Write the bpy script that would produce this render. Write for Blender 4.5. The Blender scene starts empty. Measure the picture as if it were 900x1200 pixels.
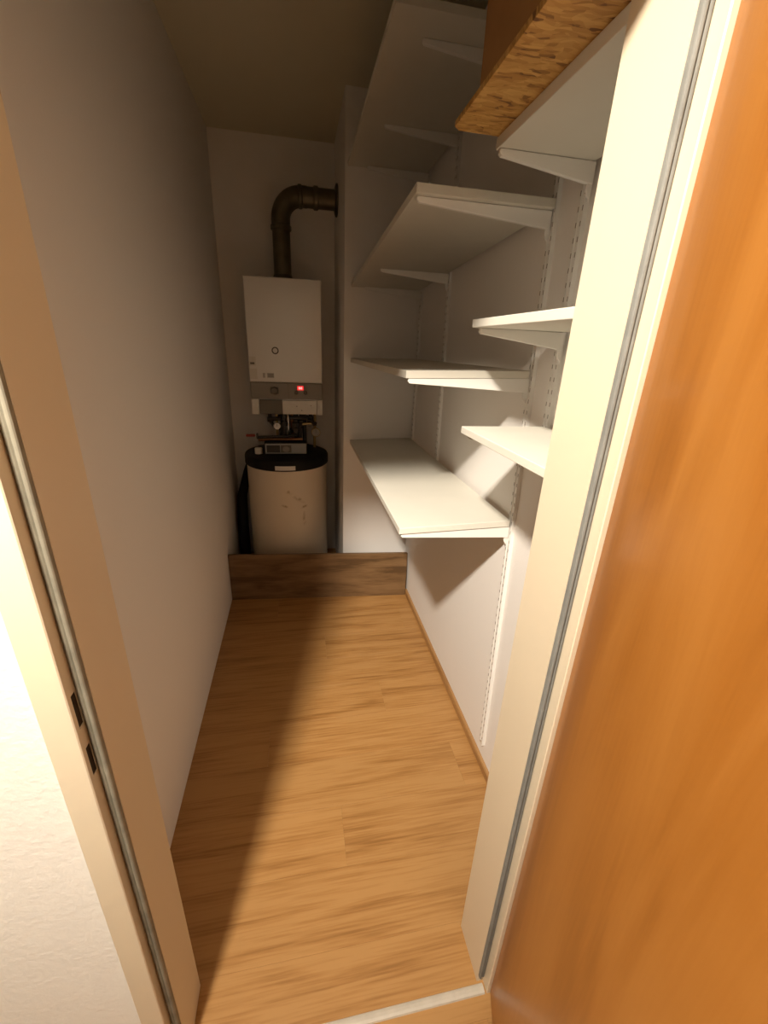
import bpy, bmesh, math, random
from mathutils import Vector, Matrix

# ------------------------------------------------------------------ camera, world, exposure
scene = bpy.context.scene
COL = scene.collection
random.seed(7)
cam_data = bpy.data.cameras.new('camera')
cam_data.sensor_fit = 'VERTICAL'
cam_data.sensor_height = 24.0
cam_data.lens = 24.0 * 496.914 / 1200.0
cam_data.clip_start = 0.01
cam = bpy.data.objects.new('camera', cam_data)
COL.objects.link(cam)
cam.matrix_world = (Matrix.Translation((0, 0, 1.55)) @ Matrix.Rotation(math.radians(-11.7685), 4, 'Z')
                    @ Matrix.Rotation(math.radians(68.6704), 4, 'X') @ Matrix.Rotation(math.radians(2.4718), 4, 'Z'))
scene.camera = cam

world = bpy.data.worlds.new('world')
scene.world = world
world.use_nodes = True
world.node_tree.nodes['Background'].inputs[0].default_value = (1.0, 0.85, 0.66, 1)
world.node_tree.nodes['Background'].inputs[1].default_value = 0.02

vs = scene.view_settings
vs.view_transform = 'Standard'
vs.look = 'None'
vs.gamma = 1.0
vs.use_curve_mapping = False
vs.exposure = 0.85

LAMP_POS = (-0.50, -0.20, 2.555)
LAMP_COLOR = (1.0, 0.90, 0.76)
LAMP_AIM = (0.30, 2.3, 0.10)
LAMP_WATTS = 19.3
LAMP_SPREAD = 98
LAMP_RADIUS = 0.07

# ------------------------------------------------------------------ measurements (metres)
XL, XR = -0.456, 0.677          # store room side walls
YF, YB = 0.640, 3.125           # inner face of the door wall, back wall
ZC = 2.65
XC, YC = 0.257, 2.50            # chimney chase corner
JL, JR = -0.295, 0.413          # door frame reveals
ZH = 2.0                        # underside of frame head
HX0, HX1, HY0 = -1.1, 1.25, -1.3   # hallway

# ------------------------------------------------------------------ material helpers
MATS = {}
def mat(name, color=(0.8, 0.8, 0.8), rough=0.5, metal=0.0, bump=None, coat=0.0, emit=None, spec=0.5, vary=None):
    m = bpy.data.materials.new(name)
    m.use_nodes = True
    nt = m.node_tree
    b = nt.nodes['Principled BSDF']
    b.inputs['Base Color'].default_value = (*color, 1)
    b.inputs['Roughness'].default_value = rough
    b.inputs['Metallic'].default_value = metal
    b.inputs['Specular IOR Level'].default_value = spec
    b.inputs['Coat Weight'].default_value = coat
    b.inputs['Coat Roughness'].default_value = 0.12
    if emit:
        b.inputs['Emission Color'].default_value = (*emit[0], 1)
        b.inputs['Emission Strength'].default_value = emit[1]
    tc = nt.nodes.new('ShaderNodeTexCoord')
    if vary:                                  # (scale, amount) soft tone variation
        n = nt.nodes.new('ShaderNodeTexNoise'); n.inputs['Scale'].default_value = vary[0]
        n.inputs['Detail'].default_value = 5
        nt.links.new(tc.outputs['Object'], n.inputs['Vector'])
        r = nt.nodes.new('ShaderNodeValToRGB')
        lo = tuple(c * (1 - vary[1]) for c in color); hi = tuple(min(1, c * (1 + vary[1])) for c in color)
        r.color_ramp.elements[0].color = (*lo, 1); r.color_ramp.elements[1].color = (*hi, 1)
        r.color_ramp.elements[0].position = 0.3; r.color_ramp.elements[1].position = 0.7
        nt.links.new(n.outputs['Fac'], r.inputs['Fac'])
        nt.links.new(r.outputs['Color'], b.inputs['Base Color'])
    if bump:                                  # (scale, strength, distance)
        n2 = nt.nodes.new('ShaderNodeTexNoise'); n2.inputs['Scale'].default_value = bump[0]
        n2.inputs['Detail'].default_value = 4
        nt.links.new(tc.outputs['Object'], n2.inputs['Vector'])
        bp = nt.nodes.new('ShaderNodeBump'); bp.inputs['Strength'].default_value = bump[1]
        bp.inputs['Distance'].default_value = bump[2]
        nt.links.new(n2.outputs['Fac'], bp.inputs['Height'])
        nt.links.new(bp.outputs['Normal'], b.inputs['Normal'])
    MATS[name] = m
    return m

def wood(name, cols, axis, rough, stretch=9.0, scale=2.0, per_object=True, coat=0.0, ring=0.35, bump=0.08, tone=0.06):
    """Wood grain running along axis (0=x, 1=y, 2=z); each object gets its own cut of the log."""
    m = bpy.data.materials.new(name); m.use_nodes = True
    nt = m.node_tree; N = nt.nodes; Lk = nt.links
    b = N['Principled BSDF']; b.inputs['Roughness'].default_value = rough
    b.inputs['Coat Weight'].default_value = coat; b.inputs['Coat Roughness'].default_value = 0.15
    tc = N.new('ShaderNodeTexCoord'); oi = N.new('ShaderNodeObjectInfo')
    mp = N.new('ShaderNodeMapping')
    sc = [stretch] * 3; sc[axis] = 1.0
    mp.inputs['Scale'].default_value = sc
    Lk.new(tc.outputs['Object'], mp.inputs['Vector'])
    add = N.new('ShaderNodeVectorMath'); add.operation = 'ADD'
    mul = N.new('ShaderNodeMath'); mul.operation = 'MULTIPLY'; mul.inputs[1].default_value = 37.0 if per_object else 0.0
    Lk.new(oi.outputs['Random'], mul.inputs[0])
    Lk.new(mp.outputs['Vector'], add.inputs[0]); Lk.new(mul.outputs[0], add.inputs[1])
    big = N.new('ShaderNodeTexNoise'); big.inputs['Scale'].default_value = scale
    big.inputs['Detail'].default_value = 6; big.inputs['Distortion'].default_value = 0.8
    Lk.new(add.outputs[0], big.inputs['Vector'])
    mp2 = N.new('ShaderNodeMapping'); sc2 = [70.0] * 3; sc2[axis] = 2.5
    mp2.inputs['Scale'].default_value = sc2
    Lk.new(tc.outputs['Object'], mp2.inputs['Vector'])
    add2 = N.new('ShaderNodeVectorMath'); add2.operation = 'ADD'
    Lk.new(mp2.outputs['Vector'], add2.inputs[0]); Lk.new(mul.outputs[0], add2.inputs[1])
    fin = N.new('ShaderNodeTexNoise'); fin.inputs['Scale'].default_value = 2.2; fin.inputs['Detail'].default_value = 4
    Lk.new(add2.outputs[0], fin.inputs['Vector'])
    mix = N.new('ShaderNodeMath'); mix.operation = 'MULTIPLY_ADD'
    Lk.new(fin.outputs['Fac'], mix.inputs[0]); mix.inputs[1].default_value = ring
    Lk.new(big.outputs['Fac'], mix.inputs[2])
    rp = N.new('ShaderNodeValToRGB'); e = rp.color_ramp.elements
    e[0].position = 0.42 + ring * 0.3; e[0].color = (*cols[0], 1)
    e[1].position = 0.66 + ring * 0.5; e[1].color = (*cols[2], 1)
    k = e.new(0.5 + ring * 0.42); k.color = (*cols[1], 1)
    Lk.new(mix.outputs[0], rp.inputs['Fac'])
    hsv = N.new('ShaderNodeHueSaturation')
    mr = N.new('ShaderNodeMapRange'); mr.inputs[3].default_value = 1 - tone; mr.inputs[4].default_value = 1 + tone
    Lk.new(oi.outputs['Random'], mr.inputs[0])
    if per_object:
        Lk.new(mr.outputs[0], hsv.inputs['Value'])
    Lk.new(rp.outputs['Color'], hsv.inputs['Color'])
    Lk.new(hsv.outputs['Color'], b.inputs['Base Color'])
    bp = N.new('ShaderNodeBump'); bp.inputs['Strength'].default_value = bump; bp.inputs['Distance'].default_value = 0.002
    Lk.new(fin.outputs['Fac'], bp.inputs['Height']); Lk.new(bp.outputs['Normal'], b.inputs['Normal'])
    MATS[name] = m
    return m

mat('wall', (0.87, 0.84, 0.805), 0.9, bump=(160, 0.25, 0.002), spec=0.2)
mat('wall_hall', (0.85, 0.82, 0.77), 0.9, bump=(90, 0.35, 0.003), spec=0.2)
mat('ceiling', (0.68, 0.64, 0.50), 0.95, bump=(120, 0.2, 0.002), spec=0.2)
mat('frame_paint', (0.70, 0.60, 0.45), 0.42, bump=(60, 0.04, 0.001))
mat('rubber', (0.20, 0.20, 0.185), 0.7, vary=(22, 0.12), spec=0.25)
mat('rubber_tan', (0.23, 0.21, 0.16), 0.55, vary=(30, 0.2), spec=0.3)
mat('hole_shade', (0.03, 0.018, 0.008), 0.8)  # near-black brown standing for the shade inside the latch recesses
mat('threshold', (0.56, 0.51, 0.43), 0.4, vary=(30, 0.08))
mat('shelf', (0.70, 0.67, 0.59), 0.5, vary=(8, 0.02))
mat('bracket', (0.84, 0.82, 0.78), 0.42)
mat('slot_dark', (0.34, 0.30, 0.26), 0.8)
mat('enamel', (0.80, 0.79, 0.76), 0.22, coat=0.3)
mat('white_plastic', (0.74, 0.72, 0.66), 0.4, vary=(30, 0.04))
mat('taupe_panel', (0.26, 0.235, 0.20), 0.4)
mat('taupe_dark', (0.14, 0.125, 0.10), 0.4)
mat('badge', (0.05, 0.042, 0.033), 0.4)
mat('black_plastic', (0.006, 0.006, 0.007), 0.6, spec=0.25)
mat('dark_glass', (0.03, 0.03, 0.03), 0.15)
mat('grey_plastic', (0.36, 0.36, 0.34), 0.45)
mat('sticker_grey', (0.42, 0.41, 0.38), 0.6)
mat('sticker_pale', (0.66, 0.64, 0.58), 0.6)
mat('led', (0.35, 0.01, 0.01), 0.4, emit=((1.0, 0.02, 0.02), 0.55))
mat('led_digit', (1.0, 0.5, 0.45), 0.4, emit=((1.0, 0.45, 0.4), 1.2))
mat('flue', (0.13, 0.115, 0.08), 0.42, metal=0.75, vary=(14, 0.25))
mat('flue_dark', (0.09, 0.08, 0.065), 0.5, metal=0.6)
mat('iron', (0.06, 0.055, 0.05), 0.45, metal=0.6)
mat('copper', (0.42, 0.22, 0.12), 0.4, metal=0.9)
mat('brass', (0.50, 0.38, 0.18), 0.35, metal=0.9)
mat('chrome', (0.75, 0.75, 0.75), 0.15, metal=1.0)
mat('gauge_face', (0.9, 0.9, 0.86), 0.3)
mat('red_handle', (0.35, 0.05, 0.03), 0.5)
mat('cardboard', (0.34, 0.17, 0.06), 0.85, vary=(12, 0.1))
mat('lamp_metal', (0.8, 0.8, 0.8), 0.3, metal=0.6)
wood('floor_wood', ((0.30, 0.142, 0.040), (0.405, 0.205, 0.064), (0.46, 0.248, 0.086)), 0, 0.42, stretch=11.0, scale=1.5, ring=0.8, tone=0.025)
wood('step_wood', ((0.105, 0.056, 0.022), (0.165, 0.092, 0.039), (0.22, 0.128, 0.058)), 0, 0.45, stretch=9.0, scale=2.0)
wood('skirting_wood', ((0.26, 0.13, 0.045), (0.36, 0.19, 0.07), (0.42, 0.235, 0.095)), 1, 0.4)
wood('door_veneer', ((0.32, 0.112, 0.014), (0.375, 0.138, 0.020), (0.43, 0.172, 0.031)), 2, 0.36, stretch=7.0, scale=1.1, per_object=False, coat=0.22, ring=0.15, bump=0.02)

def osb_material():
    m = bpy.data.materials.new('osb'); m.use_nodes = True
    nt = m.node_tree; N = nt.nodes; Lk = nt.links
    b = N['Principled BSDF']; b.inputs['Roughness'].default_value = 0.6
    tc = N.new('ShaderNodeTexCoord')
    nz = N.new('ShaderNodeTexNoise'); nz.inputs['Scale'].default_value = 12
    Lk.new(tc.outputs['Object'], nz.inputs['Vector'])
    ad = N.new('ShaderNodeMixRGB'); ad.inputs['Fac'].default_value = 0.035
    Lk.new(tc.outputs['Object'], ad.inputs['Color1']); Lk.new(nz.outputs['Color'], ad.inputs['Color2'])
    out = []
    for rotz, s in ((0.5, (45, 150, 60)), (-0.9, (38, 120, 60))):
        mp = N.new('ShaderNodeMapping'); mp.inputs['Rotation'].default_value = (0, 0, rotz); mp.inputs['Scale'].default_value = s
        Lk.new(ad.outputs[0], mp.inputs['Vector'])
        v = N.new('ShaderNodeTexVoronoi'); v.inputs['Scale'].default_value = 1.0
        Lk.new(mp.outputs[0], v.inputs['Vector'])
        out.append(v)
    mx = N.new('ShaderNodeMixRGB'); mx.inputs['Fac'].default_value = 0.5
    Lk.new(out[0].outputs['Color'], mx.inputs['Color1']); Lk.new(out[1].outputs['Color'], mx.inputs['Color2'])
    bw = N.new('ShaderNodeRGBToBW'); Lk.new(mx.outputs[0], bw.inputs[0])
    rp = N.new('ShaderNodeValToRGB'); e = rp.color_ramp.elements
    e[0].position = 0.2; e[0].color = (0.17, 0.07, 0.015, 1)
    e[1].position = 0.75; e[1].color = (0.64, 0.38, 0.115, 1)
    k = e.new(0.36); k.color = (0.45, 0.23, 0.05, 1)
    Lk.new(bw.outputs[0], rp.inputs['Fac']); Lk.new(rp.outputs['Color'], b.inputs['Base Color'])
    bp = N.new('ShaderNodeBump'); bp.inputs['Strength'].default_value = 0.3; bp.inputs['Distance'].default_value = 0.002
    Lk.new(bw.outputs[0], bp.inputs['Height']); Lk.new(bp.outputs['Normal'], b.inputs['Normal'])
    MATS['osb'] = m
osb_material()

def tank_material():
    """Cream enamel with a few brown drips that have a shape of their own."""
    m = bpy.data.materials.new('tank_enamel'); m.use_nodes = True
    nt = m.node_tree; N = nt.nodes; Lk = nt.links
    b = N['Principled BSDF']; b.inputs['Roughness'].default_value = 0.4
    tc = N.new('ShaderNodeTexCoord')
    nz = N.new('ShaderNodeTexNoise'); nz.inputs['Scale'].default_value = 28; nz.inputs['Detail'].default_value = 3
    Lk.new(tc.outputs['Object'], nz.inputs['Vector'])
    prev = None
    for (x, z, rx, rz, sl) in ((0.005, 0.675, 0.012, 0.016, 0), (0.06, 0.635, 0.045, 0.018, -0.75), (-0.02, 0.585, 0.022, 0.010, -0.3),
                               (0.10, 0.575, 0.025, 0.010, 0.2), (0.10, 0.49, 0.012, 0.05, 0)):
        sep = N.new('ShaderNodeSeparateXYZ'); Lk.new(tc.outputs['Object'], sep.inputs[0])
        cx = N.new('ShaderNodeMath'); cx.operation = 'SUBTRACT'; Lk.new(sep.outputs['X'], cx.inputs[0]); cx.inputs[1].default_value = x
        cz = N.new('ShaderNodeMath'); cz.operation = 'SUBTRACT'; Lk.new(sep.outputs['Z'], cz.inputs[0]); cz.inputs[1].default_value = z
        sh = N.new('ShaderNodeMath'); sh.operation = 'MULTIPLY_ADD'; Lk.new(cx.outputs[0], sh.inputs[0]); sh.inputs[1].default_value = -sl; Lk.new(cz.outputs[0], sh.inputs[2])
        dx = N.new('ShaderNodeMath'); dx.operation = 'DIVIDE'; Lk.new(cx.outputs[0], dx.inputs[0]); dx.inputs[1].default_value = rx
        dz = N.new('ShaderNodeMath'); dz.operation = 'DIVIDE'; Lk.new(sh.outputs[0], dz.inputs[0]); dz.inputs[1].default_value = rz
        cb = N.new('ShaderNodeCombineXYZ'); Lk.new(dx.outputs[0], cb.inputs[0]); Lk.new(dz.outputs[0], cb.inputs[1])
        ln = N.new('ShaderNodeVectorMath'); ln.operation = 'LENGTH'; Lk.new(cb.outputs[0], ln.inputs[0])
        mr = N.new('ShaderNodeMapRange'); mr.inputs[1].default_value = 1.2; mr.inputs[2].default_value = 0.2
        Lk.new(ln.outputs['Value'], mr.inputs[0])
        if prev is None:
            prev = mr
        else:
            mxm = N.new('ShaderNodeMath'); mxm.operation = 'MAXIMUM'
            Lk.new(prev.outputs[0], mxm.inputs[0]); Lk.new(mr.outputs[0], mxm.inputs[1]); prev = mxm
    nr = N.new('ShaderNodeMapRange'); nr.inputs[1].default_value = 0.38; nr.inputs[2].default_value = 0.6
    Lk.new(nz.outputs['Fac'], nr.inputs[0])
    ml = N.new('ShaderNodeMath'); ml.operation = 'MULTIPLY'; Lk.new(prev.outputs[0], ml.inputs[0]); Lk.new(nr.outputs[0], ml.inputs[1])
    # only the door-facing side carries the drips
    sep = N.new('ShaderNodeSeparateXYZ'); Lk.new(tc.outputs['Object'], sep.inputs[0])
    lt = N.new('ShaderNodeMath'); lt.operation = 'LESS_THAN'; lt.inputs[1].default_value = 0.0; Lk.new(sep.outputs['Y'], lt.inputs[0])
    ml2 = N.new('ShaderNodeMath'); ml2.operation = 'MULTIPLY'; Lk.new(ml.outputs[0], ml2.inputs[0]); Lk.new(lt.outputs[0], ml2.inputs[1])
    mx = N.new('ShaderNodeMixRGB'); mx.inputs['Color1'].default_value = (0.76, 0.66, 0.52, 1); mx.inputs['Color2'].default_value = (0.36, 0.24, 0.09, 1)
    Lk.new(ml2.outputs[0], mx.inputs['Fac']); Lk.new(mx.outputs[0], b.inputs['Base Color'])
    MATS['tank_enamel'] = m
tank_material()

# ------------------------------------------------------------------ mesh helpers
class MB:
    def __init__(self):
        self.v = []; self.f = []
    def add(self, vs, fs):
        o = len(self.v)
        self.v += [tuple(p) for p in vs]
        self.f += [tuple(i + o for i in f) for f in fs]
        return self
    def box(self, x0, x1, y0, y1, z0, z1):
        return self.add([(x0, y0, z0), (x1, y0, z0), (x1, y1, z0), (x0, y1, z0), (x0, y0, z1), (x1, y0, z1), (x1, y1, z1), (x0, y1, z1)],
                        [(0, 3, 2, 1), (4, 5, 6, 7), (0, 1, 5, 4), (1, 2, 6, 5), (2, 3, 7, 6), (3, 0, 4, 7)])
    def prism(self, pts, a0, a1, axis=2):
        """closed polygon extruded from a0 to a1 along axis (pts hold the two other coordinates in xyz order)"""
        def P(p, a):
            q = list(p); q.insert(axis, a); return tuple(q)
        n = len(pts)
        vs_ = [P(p, a0) for p in pts] + [P(p, a1) for p in pts]
        fs = [tuple(range(n))[::-1], tuple(range(n, 2 * n))]
        fs += [(i, (i + 1) % n, n + (i + 1) % n, n + i) for i in range(n)]
        return self.add(vs_, fs)
    def lathe(self, prof, c=(0, 0, 0), seg=32, axis=2):
        """prof: list of (radius, height)"""
        vs_ = []; fs = []
        for (r, h) in prof:
            for i in range(seg):
                a = 2 * math.pi * i / seg
                q = [r * math.cos(a), r * math.sin(a)]; q.insert(axis, h)
                vs_.append((q[0] + c[0], q[1] + c[1], q[2] + c[2]))
        for k in range(len(prof) - 1):
            for i in range(seg):
                j = (i + 1) % seg
                fs.append((k * seg + i, k * seg + j, (k + 1) * seg + j, (k + 1) * seg + i))
        fs.append(tuple(range(seg))[::-1]); fs.append(tuple(range((len(prof) - 1) * seg, len(prof) * seg)))
        return self.add(vs_, fs)
    def tube(self, path, r, seg=14):
        path = [Vector(p) for p in path]
        rs = r if isinstance(r, (list, tuple)) else [r] * len(path)
        vs_ = []; fs = []; ref = None
        for i, p in enumerate(path):
            t = (path[min(i + 1, len(path) - 1)] - path[max(i - 1, 0)]).normalized()
            if ref is None:
                ref = Vector((0, 0, 1)) if abs(t.z) < 0.9 else Vector((1, 0, 0))
            u = (ref - t * ref.dot(t)).normalized(); w = t.cross(u); ref = u
            for k in range(seg):
                a = 2 * math.pi * k / seg
                vs_.append(p + (u * math.cos(a) + w * math.sin(a)) * rs[i])
        for i in range(len(path) - 1):
            for k in range(seg):
                j = (k + 1) % seg
                fs.append((i * seg + k, i * seg + j, (i + 1) * seg + j, (i + 1) * seg + k))
        fs.append(tuple(range(seg))[::-1]); fs.append(tuple(range((len(path) - 1) * seg, len(path) * seg)))
        return self.add(vs_, fs)
    def build(self, name, material, parent=None, bevel=0.0, smooth=False, loc=None, segs=2):
        me = bpy.data.meshes.new(name)
        o_ = Vector(loc) if loc is not None else Vector((0, 0, 0))
        me.from_pydata([tuple(Vector(p) - o_) for p in self.v], [], self.f)
        bm = bmesh.new(); bm.from_mesh(me)
        bmesh.ops.recalc_face_normals(bm, faces=bm.faces)
        bm.to_mesh(me); bm.free()
        me.materials.append(MATS[material])
        ob = bpy.data.objects.new(name, me); COL.objects.link(ob)
        ob.location = o_
        if parent is not None:
            ob.parent = parent
            ob.location = o_ - parent_offset(parent)
        if smooth:
            for p in me.polygons:
                p.use_smooth = True
            e = ob.modifiers.new('split', 'EDGE_SPLIT'); e.split_angle = math.radians(40)
        if bevel:
            bv = ob.modifiers.new('bevel', 'BEVEL'); bv.width = bevel; bv.segments = segs
            bv.limit_method = 'ANGLE'; bv.angle_limit = math.radians(40)
        return ob

def parent_offset(p):
    o = Vector((0, 0, 0))
    while p is not None:
        o += p.location; p = p.parent
    return o
def empty(name, loc=(0, 0, 0)):
    o = bpy.data.objects.new(name, None); COL.objects.link(o)
    o.location = loc; o.empty_display_size = 0.1
    return o
def tag(o, label, cat, group=None):
    o['label'] = label; o['category'] = cat
    if group: o['group'] = group
    return o
def struct(o, label=None, cat=None):
    o['kind'] = 'structure'
    if label: o['label'] = label
    if cat: o['category'] = cat
    return o
def arc(c, r, a0, a1, n, plane='xz'):
    out = []
    for i in range(n + 1):
        a = math.radians(a0 + (a1 - a0) * i / n)
        p, q = r * math.cos(a), r * math.sin(a)
        out.append((c[0] + p, c[1], c[2] + q) if plane == 'xz' else ((c[0], c[1] + p, c[2] + q) if plane == 'yz' else (c[0] + p, c[1] + q, c[2])))
    return out

# ------------------------------------------------------------------ the setting: shell
T = 0.10
fl = MB().box(HX0 - T, HX1 + T, HY0 - T, YB + T, -0.12, -0.008).build('floor', 'floor_wood')
struct(fl, 'light oak plank floor running across the narrow store room', 'floor')
PW, PLEN = 0.195, 1.22
row = 0
y = HY0
while y < YB:
    y1 = min(y + PW, YB)
    inside = y >= 0.5
    xa, xb = (XL, XR) if y > YF - 0.1 else (HX0, HX1)
    off = [0.0, 0.46, 0.85, 0.24, 0.66][row % 5]
    x = xa - PLEN + off * PLEN
    while x < xb:
        p0, p1 = max(x, xa), min(x + PLEN, xb)
        if p1 - p0 > 0.02:
            MB().box(p0 + 0.00012, p1 - 0.00012, y + 0.00012, y1 - 0.00012, -0.008, 0.0).build('plank', 'floor_wood', fl, bevel=0.0003, segs=1, loc=((p0 + p1) / 2, (y + y1) / 2, 0))
        x += PLEN
    y += PW; row += 1

struct(MB().box(XL - T, XL, YF - 0.01, YB + T, 0, ZC).build('wall_left', 'wall'), 'bare white left side wall of the store room', 'wall')
struct(MB().box(XR, XR + T, YF - 0.01, YB + T, 0, ZC).build('wall_right', 'wall'), 'white side wall carrying the shelf uprights', 'wall')
struct(MB().box(XL, XR, YB, YB + T, 0, ZC).build('wall_back', 'wall'), 'white end wall behind the boiler', 'wall')
struct(MB().box(XC, XR, YC, YB, 0, ZC).build('wall_chase', 'wall'), 'white boxed chimney chase beside the boiler', 'wall')
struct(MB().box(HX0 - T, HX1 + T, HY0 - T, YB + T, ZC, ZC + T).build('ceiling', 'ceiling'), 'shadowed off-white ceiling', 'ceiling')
wf = MB()
wf.box(HX0 - T, JL - 0.030, 0.506, YF, 0, ZC)
wf.box(JR + 0.030, HX1 + T, 0.506, YF, 0, ZC)
wf.box(JL - 0.030, JR + 0.030, 0.506, YF, ZH + 0.030, ZC)
struct(wf.build('wall_front', 'wall_hall'), 'white textured hallway wall around the door frame', 'wall')
struct(MB().box(HX0 - T, HX0, HY0 - T, 0.506, 0, ZC).build('wall_hall_left', 'wall_hall'), 'white hallway side wall left of the door', 'wall')
struct(MB().box(HX1, HX1 + T, HY0 - T, 0.506, 0, ZC).build('wall_hall_right', 'wall_hall'), 'white hallway side wall behind the open door', 'wall')
struct(MB().box(HX0, HX1, HY0 - T, HY0, 0, ZC).build('wall_hall_back', 'wall_hall'), 'white hallway wall opposite the store room', 'wall')
bb = MB().prism([(XR - 0.013, 0.0), (XR, 0.0), (XR, 0.036), (XR - 0.009, 0.036), (XR - 0.013, 0.031)], YF, 2.39, 1)
struct(bb.build('baseboard_right', 'skirting_wood'), 'narrow oak baseboard along the shelf wall', 'baseboard')

# ------------------------------------------------------------------ door frame (steel, cream paint)
fr = empty('trim_1', (0, 0.57, 0))
struct(fr, 'cream painted steel door frame with grey rubber seal', 'door frame')
YS_, YCAS = 0.523, 0.497          # stop face and casing front
def jamb_profile(s, hole=False):
    """s=+1 right jamb, -1 left; returns (x, y) polygon"""
    r = JR if s > 0 else JL
    reb = r + s * 0.017; out = reb + s * 0.041; back = r + s * 0.030
    pts = [(r, YF), (r, YS_), (reb, YS_)]
    if hole:
        pts += [(reb, 0.5195), (reb + s * 0.0125, 0.5195), (reb + s * 0.0125, 0.5065), (reb, 0.5065)]
    pts += [(reb, YCAS + 0.0015), (reb + s * 0.0015, YCAS), (out - s * 0.0015, YCAS), (out, YCAS + 0.0015), (out, 0.506), (back, 0.506), (back, YF)]
    return pts
jr = MB(); jr.prism(jamb_profile(1), 0, ZH + 0.03, 2)
jr.build('jamb', 'frame_paint', fr)
jl = MB()
zz = [0, 0.945, 1.001, 1.038, 1.096, ZH + 0.03]
for i in range(5):
    jl.prism(jamb_profile(-1, i in (1, 3)), zz[i], zz[i + 1], 2)
jlo = jl.build('jamb', 'frame_paint', fr)
for z0, z1 in ((0.945, 1.001), (1.038, 1.096)):
    xh = JL - 0.017
    m_ = MB().box(xh - 0.0124, xh - 0.0015, 0.5068, 0.5192, z0 + 0.0005, z1 - 0.0005)  # dark block fills the recess, its deep shade put in as colour
    o_ = m_.build('latch_slot_shade', 'hole_shade', jlo); o_['label'] = 'dark fill painted as the shade inside a latch slot of the frame'
hd = MB().box(JL, JR, YS_, YF, ZH, ZH + 0.03)
hd.box(JL - 0.017, JR + 0.017, YCAS, YS_, ZH + 0.017, ZH + 0.03)
hd.box(JL - 0.058, JR + 0.058, YCAS, 0.506, ZH + 0.017, ZH + 0.058)
hd.build('head', 'frame_paint', fr)
def seal(s, material):
    r = JR if s > 0 else JL
    m_ = MB()
    # two-lobed rubber profile sitting on the stop face
    pts = [(r + s * 0.001, YS_), (r + s * 0.001, YS_ - 0.004)]
    pts += [(r + s * (0.0045 + 0.0035 * math.cos(math.radians(180 - a))), YS_ - 0.004 - 0.0045 * math.sin(math.radians(a))) for a in (30, 60, 90, 120, 150)]
    pts += [(r + s * 0.0085, YS_ - 0.0035)]
    pts += [(r + s * (0.0125 + 0.0035 * math.cos(math.radians(180 - a))), YS_ - 0.003 - 0.003 * math.sin(math.radians(a))) for a in (20, 60, 90, 120, 160)]
    pts += [(r + s * 0.0165, YS_)]
    m_.prism(pts, 0.03, ZH + 0.015, 2)
    o_ = m_.build('rubber_seal', material, fr); o_['label'] = 'grey rubber door seal'
seal(1, 'rubber'); seal(-1, 'rubber_tan')
sh_ = MB().prism([(YS_, ZH + 0.001), (YS_ - 0.008, ZH + 0.004), (YS_ - 0.006, ZH + 0.016), (YS_, ZH + 0.017)], JL, JR, 0)
sh_.build('rubber_seal', 'rubber', fr)

th = MB().prism([(0.4965, 0.0), (0.5185, 0.0), (0.5165, 0.004), (0.511, 0.0055), (0.504, 0.0055), (0.4985, 0.004)], JL - 0.017, JR + 0.012, 0)
struct(th.build('trim_2', 'threshold'), 'pale metal threshold strip across the doorway floor', 'threshold')

# ------------------------------------------------------------------ open door
TH = math.radians(19)
dr = empty('door_1', (0.4385, 0.4965, 0))
struct(dr, 'orange beech veneered door standing open into the hallway', 'door')
dr.rotation_euler = (0, 0, TH * -1)
# local frame: leaf runs along -y, visible face at x=0, thickness towards +x
lf = MB()
lf.prism([(0, 0.0), (0.013, 0.0), (0.013, -0.013), (0.040, -0.013), (0.040, -0.722), (0.013, -0.722), (0.013, -0.735), (0, -0.735)], 0.007, 1.985, 2)
def local(mb, name, material, parent, **k):
    o = mb.build(name, material, None, **k); o.parent = parent; return o
leaf = local(lf, 'door_leaf', 'door_veneer', dr, bevel=0.0012)
for s, xx in ((-1, -0.004), (1, 0.040)):
    h = MB().box(min(xx, xx + 0.004), max(xx, xx + 0.004), -0.708, -0.668, 0.94, 1.16)
    pl = local(h, 'handle_plate', 'chrome', dr, bevel=0.003)
    x0 = xx if s < 0 else xx + 0.004
    hv = MB().tube([(x0, -0.688, 1.07), (x0 + s * 0.045, -0.688, 1.07), (x0 + s * 0.052, -0.680, 1.07), (x0 + s * 0.052, -0.575, 1.068)], 0.009, 12)
    local(hv, 'lever', 'chrome', dr, smooth=True)
for z in (0.24, 1.74):
    hg = MB().lathe([(0.0075, 0), (0.0075, 0.09)], (0.02, 0.0085, z), 14)
    local(hg, 'hinge', 'chrome', dr, smooth=True)

# ------------------------------------------------------------------ hallway ceiling lamp
lp = empty('ceiling_spotlight', (LAMP_POS[0], LAMP_POS[1], ZC))
tag(lp, 'swivelling white ceiling spotlight in the hallway, aimed at the doorway', 'lamp')
LV = Vector(LAMP_POS); LD = (Vector(LAMP_AIM) - LV).normalized()
MB().lathe([(0.06, ZC), (0.06, ZC - 0.012), (0.05, ZC - 0.015)], (LAMP_POS[0], LAMP_POS[1], 0), 28).build('ceiling_rose', 'lamp_metal', lp, smooth=True)
back = LV - LD * 0.06
MB().tube([(LAMP_POS[0], LAMP_POS[1], ZC - 0.014), back], 0.010, 12).build('stem', 'lamp_metal', lp, smooth=True)
can = MB().tube([back - LD * 0.01, back, LV - LD * 0.02, LV - LD * 0.001], [LAMP_RADIUS * .7, LAMP_RADIUS * .85, LAMP_RADIUS + 0.008, LAMP_RADIUS + 0.008], 32)
can.build('lamp_can', 'lamp_metal', lp, smooth=True)
ld = bpy.data.lights.new('spot_beam', 'AREA')
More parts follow.
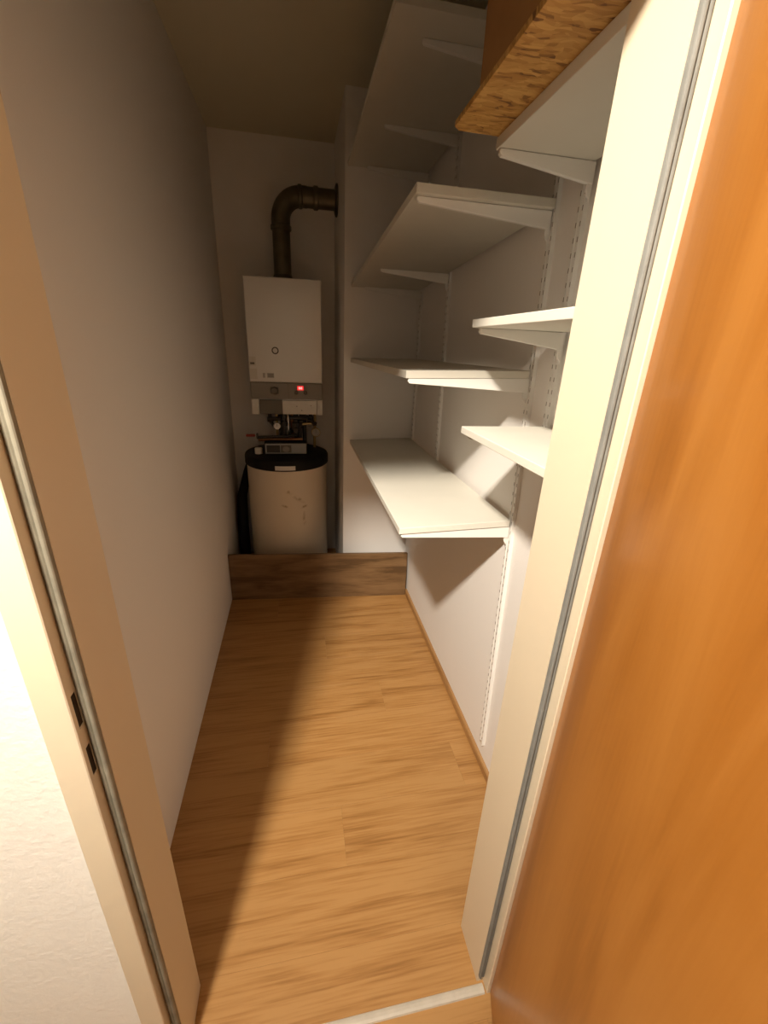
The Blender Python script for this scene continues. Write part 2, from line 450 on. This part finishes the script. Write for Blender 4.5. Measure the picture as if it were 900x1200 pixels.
ld.shape = 'DISK'; ld.size = LAMP_RADIUS * 2; ld.energy = LAMP_WATTS; ld.color = LAMP_COLOR; ld.spread = math.radians(LAMP_SPREAD)
lo = bpy.data.objects.new('spot_beam', ld); COL.objects.link(lo)
lo.matrix_world = Matrix.Translation(LV) @ LD.to_track_quat('-Z', 'Y').to_matrix().to_4x4()
lo.parent = lp
lo.matrix_parent_inverse = Matrix.Translation(-lp.location)

# ------------------------------------------------------------------ step board
Y0L, Y0R = 2.452, 2.372
sb = MB()
vsb = []
for (dy, z) in ((0, 0.0), (0.019, 0.0), (0.019, 0.318), (0, 0.318)):
    vsb.append((XL + 0.001, Y0L + dy, z))
for (dy, z) in ((0, 0.0), (0.019, 0.0), (0.019, 0.312), (0, 0.312)):
    vsb.append((XR - 0.0145, Y0R + dy, z))
sb.add(vsb, [(0, 1, 2, 3), (4, 7, 6, 5), (0, 4, 5, 1), (1, 5, 6, 2), (2, 6, 7, 3), (3, 7, 4, 0)])
sbo = sb.build('plinth_board', 'step_wood', bevel=0.0015, loc=(0.1, 2.41, 0))
tag(sbo, 'dark brown wood-effect board standing upright across the floor before the tank', 'board')

# ------------------------------------------------------------------ shelf uprights
LEAN = 0.045        # the uprights stand slightly out of plumb (metres along the wall per metre of height)
def upright(name_label, y0, z0, z1, lean=LEAN, zref=1.0):
    t = empty('shelf_upright', (XR, y0, z0))
    tag(t, name_label, 'shelf rail', 'white slotted wall uprights')
    yy = lambda z: y0 + lean * (z - zref)
    W, D, G = 0.0125, 0.012, 0.0022
    prof = [(0, -W), (-D, -W), (-D, -W + 0.008), (-D + G, -W + 0.008), (-D + G, W - 0.008), (-D, W - 0.008), (-D, W), (0, W)]
    m_ = MB()
    n = len(prof)
    vs_ = [(XR + a, yy(z0) + b, z0) for a, b in prof] + [(XR + a, yy(z1) + b, z1) for a, b in prof]
    fs = [tuple(range(n))[::-1], tuple(range(n, 2 * n))] + [(i, (i + 1) % n, n + (i + 1) % n, n + i) for i in range(n)]
    m_.add(vs_, fs)
    ch = m_.build('channel', 'bracket', t)
    s = MB(); z = z0 + 0.03
    while z < z1 - 0.03:
        for w in (-1, 1):
            yc = yy(z) + w * (W - 0.004)
            s.box(XR - D - 0.0004, XR - D + 0.002, yc - 0.0015, yc + 0.0015, z, z + 0.011)
        z += 0.032
    so = s.build('slots', 'slot_dark', t); so['kind'] = 'stuff'
    so['label'] = 'double row of dark slots'
    for zc in (z0 + 0.012, z1 - 0.012):
        MB().lathe([(0.0045, -0.0028), (0.003, 0.0)], (XR - D + G - 0.0001, yy(zc), zc), 10, 0).build('screw', 'chrome', t)
    return yy
R1 = upright('long slotted upright reaching lowest, carrying the door-side ends of the long shelves', 1.168, 0.10, 2.10)
R2 = upright('slotted upright at the middle of the long shelves', 1.985, 0.925, 2.40)
R3 = upright('slotted upright tight beside the chimney chase corner', 2.472, 0.925, 2.40, lean=0.0)
RB = upright('short slotted upright holding the far ends of the short shelves', 1.070, 1.29, 2.02, lean=0.02, zref=1.3)
RC = upright('short slotted upright close behind the door frame', 0.664, 1.29, 2.02, lean=0.0)
RT = upright('very short slotted upright under the topmost long shelf', 1.530, 2.24, 2.42, lean=0.0)

# ------------------------------------------------------------------ brackets and shelves
def bracket(y, ztop_wall, ztop_tip, xtip, label, group):
    xw = XR - 0.0125
    t = empty('shelf_bracket', (xw, y, ztop_wall - 0.04))
    tag(t, label, 'bracket', group)
    W = 0.006
    hw, ht = 0.042, 0.013
    pts = [(xw, ztop_wall), (xtip, ztop_tip), (xtip - 0.001, ztop_tip - ht * 0.6), (xtip + 0.004, ztop_tip - ht), (xw - 0.02, ztop_wall - hw + 0.002), (xw, ztop_wall - hw)]
    MB().prism(pts, y - W, y + W, 1).build('arm', 'bracket', t, bevel=0.0015)
    zh = ztop_wall - hw
    hk = [(xw, zh + 0.012), (xw - 0.012, zh + 0.010), (xw - 0.013, zh - 0.010), (xw - 0.008, zh - 0.020), (xw - 0.002, zh - 0.026), (xw, zh - 0.034)]
    MB().prism(hk, y - 0.003, y + 0.003, 1).build('hook', 'bracket', t, bevel=0.001)
    return t
def board(name_label, y0, y1, x0, x1, zt, th=0.021, group='long white wall shelves'):
    """zt(x, y): height of the top face"""
    v_ = []
    for z_ in (0, 1):
        for (x, yv) in ((x0, y0), (x1, y0), (x1, y1), (x0, y1)):
            v_.append((x, yv, zt(x, yv) - (th if z_ == 0 else 0)))
    m_ = MB().add(v_, [(0, 3, 2, 1), (4, 5, 6, 7), (0, 1, 5, 4), (1, 2, 6, 5), (2, 3, 7, 6), (3, 0, 4, 7)])
    o = m_.build('shelf_board', 'shelf', bevel=0.0015, loc=((x0 + x1) / 2, (y0 + y1) / 2, zt((x0 + x1) / 2, (y0 + y1) / 2) - th))
    return tag(o, name_label, 'shelf', group)
XS = XR - 0.016
TH_S = 0.021
long_shelves = [
    ('lowest long white shelf, lit from the doorway', 'lowest long shelf', 1.163, lambda x, y: 1.030 + 0.012 * (x - 0.295) / 0.37 - 0.004 * (y - 1.16)),
    ('second long white shelf up, at eye level', 'second long shelf up', 1.188, lambda x, y: 1.491 + 0.010 * (x - 0.295) / 0.37 - 0.008 * (y - 1.18)),
    ('third long white shelf up, tilting down towards the chimney chase', 'third long shelf up', 1.190, lambda x, y: 1.918 - 0.047 * (y - 1.18)),
    ('topmost long white shelf close below the ceiling', 'topmost long shelf', 1.425, lambda x, y: 2.372),
]
G_LONG = 'white brackets of the long shelves'
for i, (lab, nick, yn, zt) in enumerate(long_shelves):
    x0 = 0.293 if i < 3 else 0.270
    board(lab, yn, YC - 0.002, x0, XS, zt)
    first = (R1 if i < 3 else RT)
    for k, (rail, where) in enumerate(((first, 'its doorway end'), (R2, 'its middle'), (R3, 'the chimney chase'))):
        zb = zt(XS, yn if k == 0 else 2.0) - TH_S
        yb = rail(zb) + (0.004 if k == 0 else 0)
        yb = max(yb, yn + 0.008)
        xt = (0.301 if i < 3 else 0.372) if k == 0 else 0.362
        e_ = 0.0006
        bracket(yb, zt(XR - .0125, yb) - TH_S - e_, zt(xt, yb) - TH_S - e_, xt, 'white tapered steel bracket under the %s, at %s' % (nick, where), G_LONG)
short_shelves = [
    ('lowest of the short white shelves beside the door frame', 'lowest short shelf', 1.362, 0.018),
    ('middle short white shelf beside the door frame, edge-on at eye height', 'middle short shelf', 1.619, 0.018),
    ('uppermost short white shelf, under the particle board', 'uppermost short shelf', 1.972, 0.022),
]
G_SHORT = 'white brackets of the short shelves'
for i, (lab, nick, z, th_) in enumerate(short_shelves):
    board(lab, YF + 0.004, 1.066, 0.421 if i < 2 else 0.432, XS, (lambda x, y, z=z: z), th_, 'short white wall shelves')
    for k, (rail, where) in enumerate(((RB, 'far end'), (RC, 'end by the door frame'))):
        yb = min(rail(z) - 0.012, 1.054) if k == 0 else rail(z)
        bracket(yb, z - th_ - 0.0006, z - th_ - 0.0006, 0.436, 'white tapered steel bracket under the %s, at its %s' % (nick, where), G_SHORT)

# ------------------------------------------------------------------ particle board and box on the uppermost short shelf
z0 = 1.972
osb = MB().prism([(0.345, 1.062), (0.331, 1.048), (0.331, YF + 0.006), (XR - 0.004, YF + 0.006), (XR - 0.004, 1.062)], z0 + 0.0003, z0 + 0.0103, 2).build('particle_board', 'osb', bevel=0.0008, loc=(0.5, 0.85, z0))
tag(osb, 'brown oriented strand board lying on the uppermost short shelf, jutting past its edge', 'board')
bx = empty('cardboard_box', (0.49, 0.79, z0 + 0.0105))
tag(bx, 'plain brown box standing on the strand board near the ceiling', 'box')
zb = z0 + 0.0106
bxx0, bxx1, bxy0, bxy1 = 0.334, 0.655, 0.655, 0.932
MB().box(bxx0, bxx1, bxy0, bxy1, zb, zb + 0.42).build('carton', 'cardboard', bx, bevel=0.003)
MB().box(bxx0, (bxx0 + bxx1) / 2 - 0.001, bxy0, bxy1, zb + 0.4205, zb + 0.4235).build('flap', 'cardboard', bx)
MB().box((bxx0 + bxx1) / 2 + 0.001, bxx1, bxy0, bxy1, zb + 0.4205, zb + 0.4235).build('flap', 'cardboard', bx)

# ------------------------------------------------------------------ wall-hung boiler
BX0, BX1, BZ0, BZ1, BY = -0.285, 0.152, 1.122, 1.890, 2.785
bo = empty('gas_boiler', (-0.066, YB, BZ0))
tag(bo, 'white wall-hung gas boiler with a glossy front and taupe control strip', 'boiler')
MB().box(BX0 + 0.004, BX1 - 0.004, BY + 0.02, YB, BZ0 + 0.004, BZ1 - 0.002).build('casing', 'enamel', bo, bevel=0.006)
MB().box(BX0, BX1, BY, BY + 0.019, 1.318, BZ1).build('front_cover', 'enamel', bo, bevel=0.007, segs=3)
cp = MB().box(BX0 + 0.002, BX1 - 0.002, BY + 0.004, BY + 0.02, 1.218, 1.315).build('control_panel', 'taupe_panel', bo, bevel=0.003)
MB().box(BX0 + 0.225, BX0 + 0.227, BY + 0.0035, BY + 0.006, 1.222, 1.311).build('panel_joint', 'taupe_dark', cp)
kb = MB().lathe([(0.024, 0), (0.024, -0.004), (0.018, -0.016), (0.017, -0.018)], (-0.142, BY + 0.004, 1.268), 20, 1).build('knob', 'taupe_dark', cp, smooth=True)
MB().box(-0.166, -0.118, BY + 0.002, BY + 0.0039, 1.247, 1.290).build('knob_plate', 'taupe_dark', cp, bevel=0.001)
for kx in (-0.011, 0.046):
    MB().lathe([(0.011, 0), (0.011, -0.006), (0.008, -0.012)], (kx, BY + 0.004, 1.258), 16, 1).build('knob', 'taupe_dark', cp, smooth=True)
dp = MB().box(-0.004, 0.035, BY + 0.0025, BY + 0.0039, 1.273, 1.299).build('display', 'led', cp, bevel=0.002)
dg = MB()
def digit8(m_, cx, cz, w, h, t):
    yf = BY + 0.0018
    for dz in (-h / 2, 0, h / 2):
        m_.box(cx - w / 2, cx + w / 2, yf, yf + 0.0006, cz + dz - t / 2, cz + dz + t / 2)
    for dx in (-w / 2, w / 2):
        for s in (-1, 1):
            m_.box(cx + dx - t / 2, cx + dx + t / 2, yf, yf + 0.0006, cz + s * h / 4 - h / 4 + t / 2, cz + s * h / 4 + h / 4 - t / 2)
digit8(dg, 0.009, 1.286, 0.007, 0.011, 0.002); digit8(dg, 0.022, 1.286, 0.007, 0.011, 0.002)
dg.build('display_digits', 'led_digit', cp)
MB().box(BX0 + 0.002, BX0 + 0.044, BY + 0.001, BY + 0.02, BZ0, 1.216).build('corner_post', 'white_plastic', bo, bevel=0.003)
MB().box(BX1 - 0.037, BX1 - 0.001, BY + 0.001, BY + 0.02, BZ0, 1.216).build('corner_post', 'white_plastic', bo, bevel=0.003)
MB().box(BX0 + 0.048, BX0 + 0.186, BY + 0.005, BY + 0.02, BZ0 + 0.003, 1.212).build('dark_flap', 'taupe_dark', bo, bevel=0.002)
lfp = MB().box(BX0 + 0.187, BX1 - 0.041, BY + 0.003, BY + 0.02, BZ0 + 0.003, 1.209).build('pale_flap', 'white_plastic', bo, bevel=0.002)
for (hx, hz) in ((-0.010, 1.175), (0.078, 1.180), (0.020, 1.150)):
    MB().lathe([(0.003, 0), (0.003, -0.002)], (hx, BY + 0.003, hz), 10, 1).build('screw', 'taupe_dark', lfp)
# ring badge and stickers on the cover
rg = MB()
rn = 28; cxr, czr = -0.126, 1.500
vs_ = []; fs_ = []
for (rr, yy) in ((0.0205, BY - 0.0002), (0.0205, BY - 0.0025), (0.0140, BY - 0.0025), (0.0140, BY - 0.0002)):
    for i in range(rn):
        a = 2 * math.pi * i / rn
        vs_.append((cxr + rr * math.cos(a), yy, czr + rr * math.sin(a)))
for k in range(4):
    for i in range(rn):
        j = (i + 1) % rn; k2 = (k + 1) % 4
        fs_.append((k * rn + i, k * rn + j, k2 * rn + j, k2 * rn + i))
rg.add(vs_, fs_).build('ring_badge', 'badge', bo, smooth=True)
def sticker(x, z, w, h, m_, name='sticker'):
    return MB().box(x - w / 2, x + w / 2, BY - 0.0008, BY + 0.0006, z - h / 2, z + h / 2).build(name, m_, bo)
sticker(-0.262, 1.436, 0.040, 0.052, 'sticker_pale')
MB().box(-0.275, -0.250, BY - 0.0012, BY - 0.0009, 1.418, 1.430).build('sticker_print', 'taupe_dark', bo)
sticker(-0.259, 1.364, 0.042, 0.060, 'sticker_pale')
sticker(-0.199, 1.357, 0.014, 0.027, 'sticker_grey')
s_ = sticker(-0.160, 1.357, 0.040, 0.027, 'sticker_grey')
for k in range(2):
    MB().box(-0.176, -0.144, BY - 0.0012, BY - 0.0009, 1.350 + k * 0.010, 1.354 + k * 0.010).build('sticker_print', 'taupe_dark', s_)

# ------------------------------------------------------------------ flue pipe
fx, fy, fz = -0.066, 2.925, 2.318
FR = 0.050
fp = empty('flue_pipe', (fx, fy, BZ1))
tag(fp, 'dull metal flue pipe bending from the boiler top into the chase', 'flue pipe')
MB().tube([(fx, fy, BZ1 - 0.002), (fx, fy, fz - 0.13)], FR, 28).build('riser', 'flue', fp, smooth=True)
el = arc((fx + 0.12, fy, fz - 0.12), 0.12, 180, 90, 10)
MB().tube([(fx, fy, fz - 0.16)] + el + [(fx + 0.15, fy, fz)], FR + 0.003, 28).build('elbow', 'flue', fp, smooth=True)
MB().tube([(fx + 0.145, fy, fz), (XC - 0.001, fy, fz)], FR + 0.001, 28).build('outlet', 'flue', fp, smooth=True)
for (p0, p1) in (((fx, fy, fz - 0.175), (fx, fy, fz - 0.145)), ((fx + 0.10, fy, fz - 0.001), (fx + 0.125, fy, fz)), ((fx + 0.185, fy, fz), (fx + 0.215, fy, fz))):
    a, b = Vector(p0), Vector(p1); d = b - a
    MB().tube([a, a + d * 0.2, a + d * 0.8, b], [FR + 0.003, FR + 0.0085, FR + 0.0085, FR + 0.003], 28).build('collar', 'flue', fp, smooth=True)
MB().lathe([(FR + 0.030, XC - 0.0005), (FR + 0.030, XC - 0.010), (FR + 0.012, XC - 0.016), (FR + 0.002, XC - 0.016)], (0, fy, fz), 32, 0).build('wall_rosette', 'flue_dark', fp, smooth=True)
MB().lathe([(0.056, BZ1 - 0.001), (0.056, BZ1 + 0.02), (0.051, BZ1 + 0.03)], (fx, fy, 0), 28).build('boiler_socket', 'flue_dark', fp, smooth=True)

# ------------------------------------------------------------------ hot water tank
TX, TY, TR, TZ = -0.084, 2.825, 0.258, 0.812
tk = empty('water_tank', (TX, TY, 0))
tag(tk, 'cream cylindrical hot water tank with a black lid, standing on the floor', 'water tank')
MB().lathe([(TR - 0.012, 0.03), (TR, 0.04), (TR, TZ + 0.01)], (TX, TY, 0), 56).build('shell', 'tank_enamel', tk, smooth=True, loc=(TX, TY, 0))
MB().lathe([(TR - 0.03, 0.0), (TR - 0.03, 0.03)], (TX, TY, 0), 40).build('foot_ring', 'black_plastic', tk, smooth=True)
lid = MB().lathe([(TR + 0.004, TZ), (TR + 0.010, TZ + 0.006), (TR + 0.010, TZ + 0.052), (TR + 0.004, TZ + 0.064), (TR - 0.012, TZ + 0.070), (0.02, TZ + 0.076)], (TX, TY, 0), 56).build('lid', 'black_plastic', tk, smooth=True)
lb = MB()
n = 8
for i in range(n):
    a0 = math.radians(-90 - 13 + 26 * i / n - 1.5); a1 = math.radians(-90 - 13 + 26 * (i + 1) / n - 1.5)
    r0, r1 = TR + 0.0101, TR + 0.0118
    q = [(TX + r * math.cos(a), TY + r * math.sin(a), z) for z in (TZ + 0.010, TZ + 0.036) for r, a in ((r0, a0), (r1, a0), (r1, a1), (r0, a1))]
    lb.add(q, [(0, 3, 2, 1), (4, 5, 6, 7), (0, 1, 5, 4), (1, 2, 6, 5), (2, 3, 7, 6), (3, 0, 4, 7)])
lbo = lb.build('name_plate', 'white_plastic', lid); lbo['label'] = 'white name plate on the black lid'
# control box on the lid
cz0 = TZ + 0.0745
cb_ = empty('tank_controller', (-0.085, 2.72, cz0))
tag(cb_, 'small black control box with a pale faceplate lying on the tank lid', 'control box')
MB().box(-0.217, 0.046, 2.705, 2.765, cz0 + 0.001, cz0 + 0.076).build('housing', 'black_plastic', cb_, bevel=0.004)
fp_ = MB().box(-0.212, 0.041, 2.699, 2.7045, cz0 + 0.005, cz0 + 0.070).build('faceplate', 'grey_plastic', cb_, bevel=0.002)
MB().box(-0.204, -0.122, 2.6965, 2.6988, cz0 + 0.014, cz0 + 0.060).build('window', 'dark_glass', fp_, bevel=0.001)
MB().box(-0.118, -0.052, 2.6965, 2.6988, cz0 + 0.014, cz0 + 0.060).build('dial_plate', 'taupe_dark', fp_, bevel=0.001)
MB().lathe([(0.021, 2.6963), (0.019, 2.688)], (-0.085, 0, cz0 + 0.037), 20, 1).build('dial', 'taupe_panel', fp_, smooth=True)
wb = MB().lathe([(0.024, TZ + 0.0735), (0.024, TZ + 0.105), (0.020, TZ + 0.110)], (-0.256, 2.74, 0), 18).build('pipe_cap', 'white_plastic', smooth=True)
tag(wb, 'small white cap on the tank lid beside the control box', 'cap')

# ------------------------------------------------------------------ pipework between boiler and tank
pw = empty('pipework', (-0.06, 2.9, TZ + 0.075))
tag(pw, 'cluster of dark pipes and valves between boiler and tank', 'pipes')
zt_ = TZ + 0.0765
ztop = BZ0 + 0.002
def pipe(path, r, m_='iron', name='pipe'):
    return MB().tube(path, r, 12).build(name, m_, pw, smooth=True)
pipe([(-0.095, 2.86, zt_), (-0.095, 2.86, ztop)], 0.013)
pipe([(-0.070, 2.90, zt_), (-0.070, 2.90, ztop)], 0.011, 'chrome')
pipe([(-0.020, 2.86, zt_), (-0.020, 2.86, ztop)], 0.016)
pipe([(-0.045, 2.92, zt_), (-0.045, 2.92, ztop)], 0.011, 'copper')
pipe([(0.005, 2.88, zt_), (0.005, 2.88, 1.02), (0.015, 2.88, 1.04), (0.015, 2.88, ztop)], 0.012)
pipe([(-0.185, 2.90, ztop), (-0.185, 2.90, 1.06), (-0.165, 2.90, 1.035), (-0.142, 2.88, 1.02)], 0.011)
pipe([(-0.142, 2.88, zt_), (-0.142, 2.88, ztop)], 0.009, 'brass')
pipe([(0.075, 2.88, ztop), (0.075, 2.88, 1.075), (0.090, 2.88, 1.055), (0.115, 2.88, 1.05)], 0.012)
pipe([(0.100, 2.90, zt_), (0.100, 2.90, 1.0), (0.105, 2.90, 1.04), (0.105, 2.90, ztop)], 0.009, 'brass')
pipe([(-0.270, 2.80, 0.975), (-0.08, 2.80, 0.982), (-0.02, 2.83, 0.985)], 0.010, 'iron')
pipe([(-0.262, 2.83, 0.955), (0.02, 2.83, 0.957)], 0.011, 'copper')
for (x, yv, z, r, h) in ((-0.095, 2.86, 1.055, 0.021, 0.035), (-0.020, 2.86, 1.04, 0.026, 0.05), (0.012, 2.88, 1.06, 0.020, 0.03), (-0.185, 2.90, 1.075, 0.019, 0.035), (0.075, 2.88, 1.085, 0.020, 0.03),
                         (-0.045, 2.92, 1.0, 0.019, 0.03), (-0.12, 2.90, 1.095, 0.017, 0.022), (0.045, 2.88, 1.092, 0.017, 0.03)):
    MB().lathe([(r * .8, z - h / 2), (r, z - h / 2 + 0.003), (r, z + h / 2 - 0.003), (r * .8, z + h / 2)], (x, yv, 0), 8).build('valve_nut', 'iron', pw)
pipe([(-0.02, 2.86, 1.02), (-0.02, 2.80, 1.02)], 0.014, 'iron', 'valve_body')
pipe([(-0.12, 2.91, zt_), (-0.12, 2.91, 1.0), (-0.11, 2.93, 1.05), (-0.11, 2.93, ztop)], 0.012)
pipe([(0.035, 2.93, zt_), (0.035, 2.93, ztop)], 0.014)
pipe([(-0.06, 2.84, 1.095), (0.03, 2.84, 1.095), (0.06, 2.87, 1.09)], 0.012)
pipe([(-0.19, 2.86, 1.085), (-0.12, 2.86, 1.085)], 0.013)
pipe([(0.02, 2.84, 1.055), (0.09, 2.85, 1.06)], 0.009, 'brass')
pipe([(0.055, 2.86, 1.08), (0.085, 2.84, 1.075), (0.10, 2.84, 1.045)], 0.011, 'iron', 'valve_body')
pipe([(-0.262, 2.78, 0.978), (-0.262, 2.78, 1.006)], 0.006, 'iron', 'valve_stem')
hd_ = MB().box(-0.330, -0.275, 2.768, 2.790, 0.985, 1.000).build('valve_lever', 'red_handle', pw, bevel=0.004)
hd_['label'] = 'dull red valve lever'
def gauge(x, yv, z, r, name, face):
    g = MB().lathe([(r * .9, 0.022), (r, 0.018), (r, 0.0), (r * .88, -0.002), (r * .86, 0.002)], (x, yv, z), 24, 1).build(name, 'chrome' if face == 'gauge_face' else 'brass', pw, smooth=True)
    MB().lathe([(r * .84, 0.001), (r * .84, -0.0005)], (x, yv, z), 24, 1).build('gauge_dial', face, g)
    MB().box(x - 0.001, x + 0.001, yv - 0.0016, yv - 0.0007, z, z + r * .7).build('gauge_needle', 'black_plastic', g)
    return g
gauge(-0.140, 2.835, 1.040, 0.024, 'pressure_gauge', 'gauge_face')
gauge(0.108, 2.850, 0.998, 0.030, 'thermometer', 'sticker_grey')
gauge(0.072, 2.86, 1.055, 0.021, 'thermometer', 'taupe_panel')

# ------------------------------------------------------------------ dark lagged hoses left of the tank
hs = MB().tube([(-0.405, 2.86, 0.0), (-0.405, 2.86, 0.35), (-0.400, 2.90, 0.55), (-0.372, 3.02, 0.68), (-0.36, 3.08, 0.72)], [0.036, 0.036, 0.032, 0.026, 0.024], 16).build('lagged_pipe', 'black_plastic', smooth=True, loc=(-0.405, 2.86, 0))
tag(hs, 'black lagged pipe rising between the left wall and the tank', 'pipe')
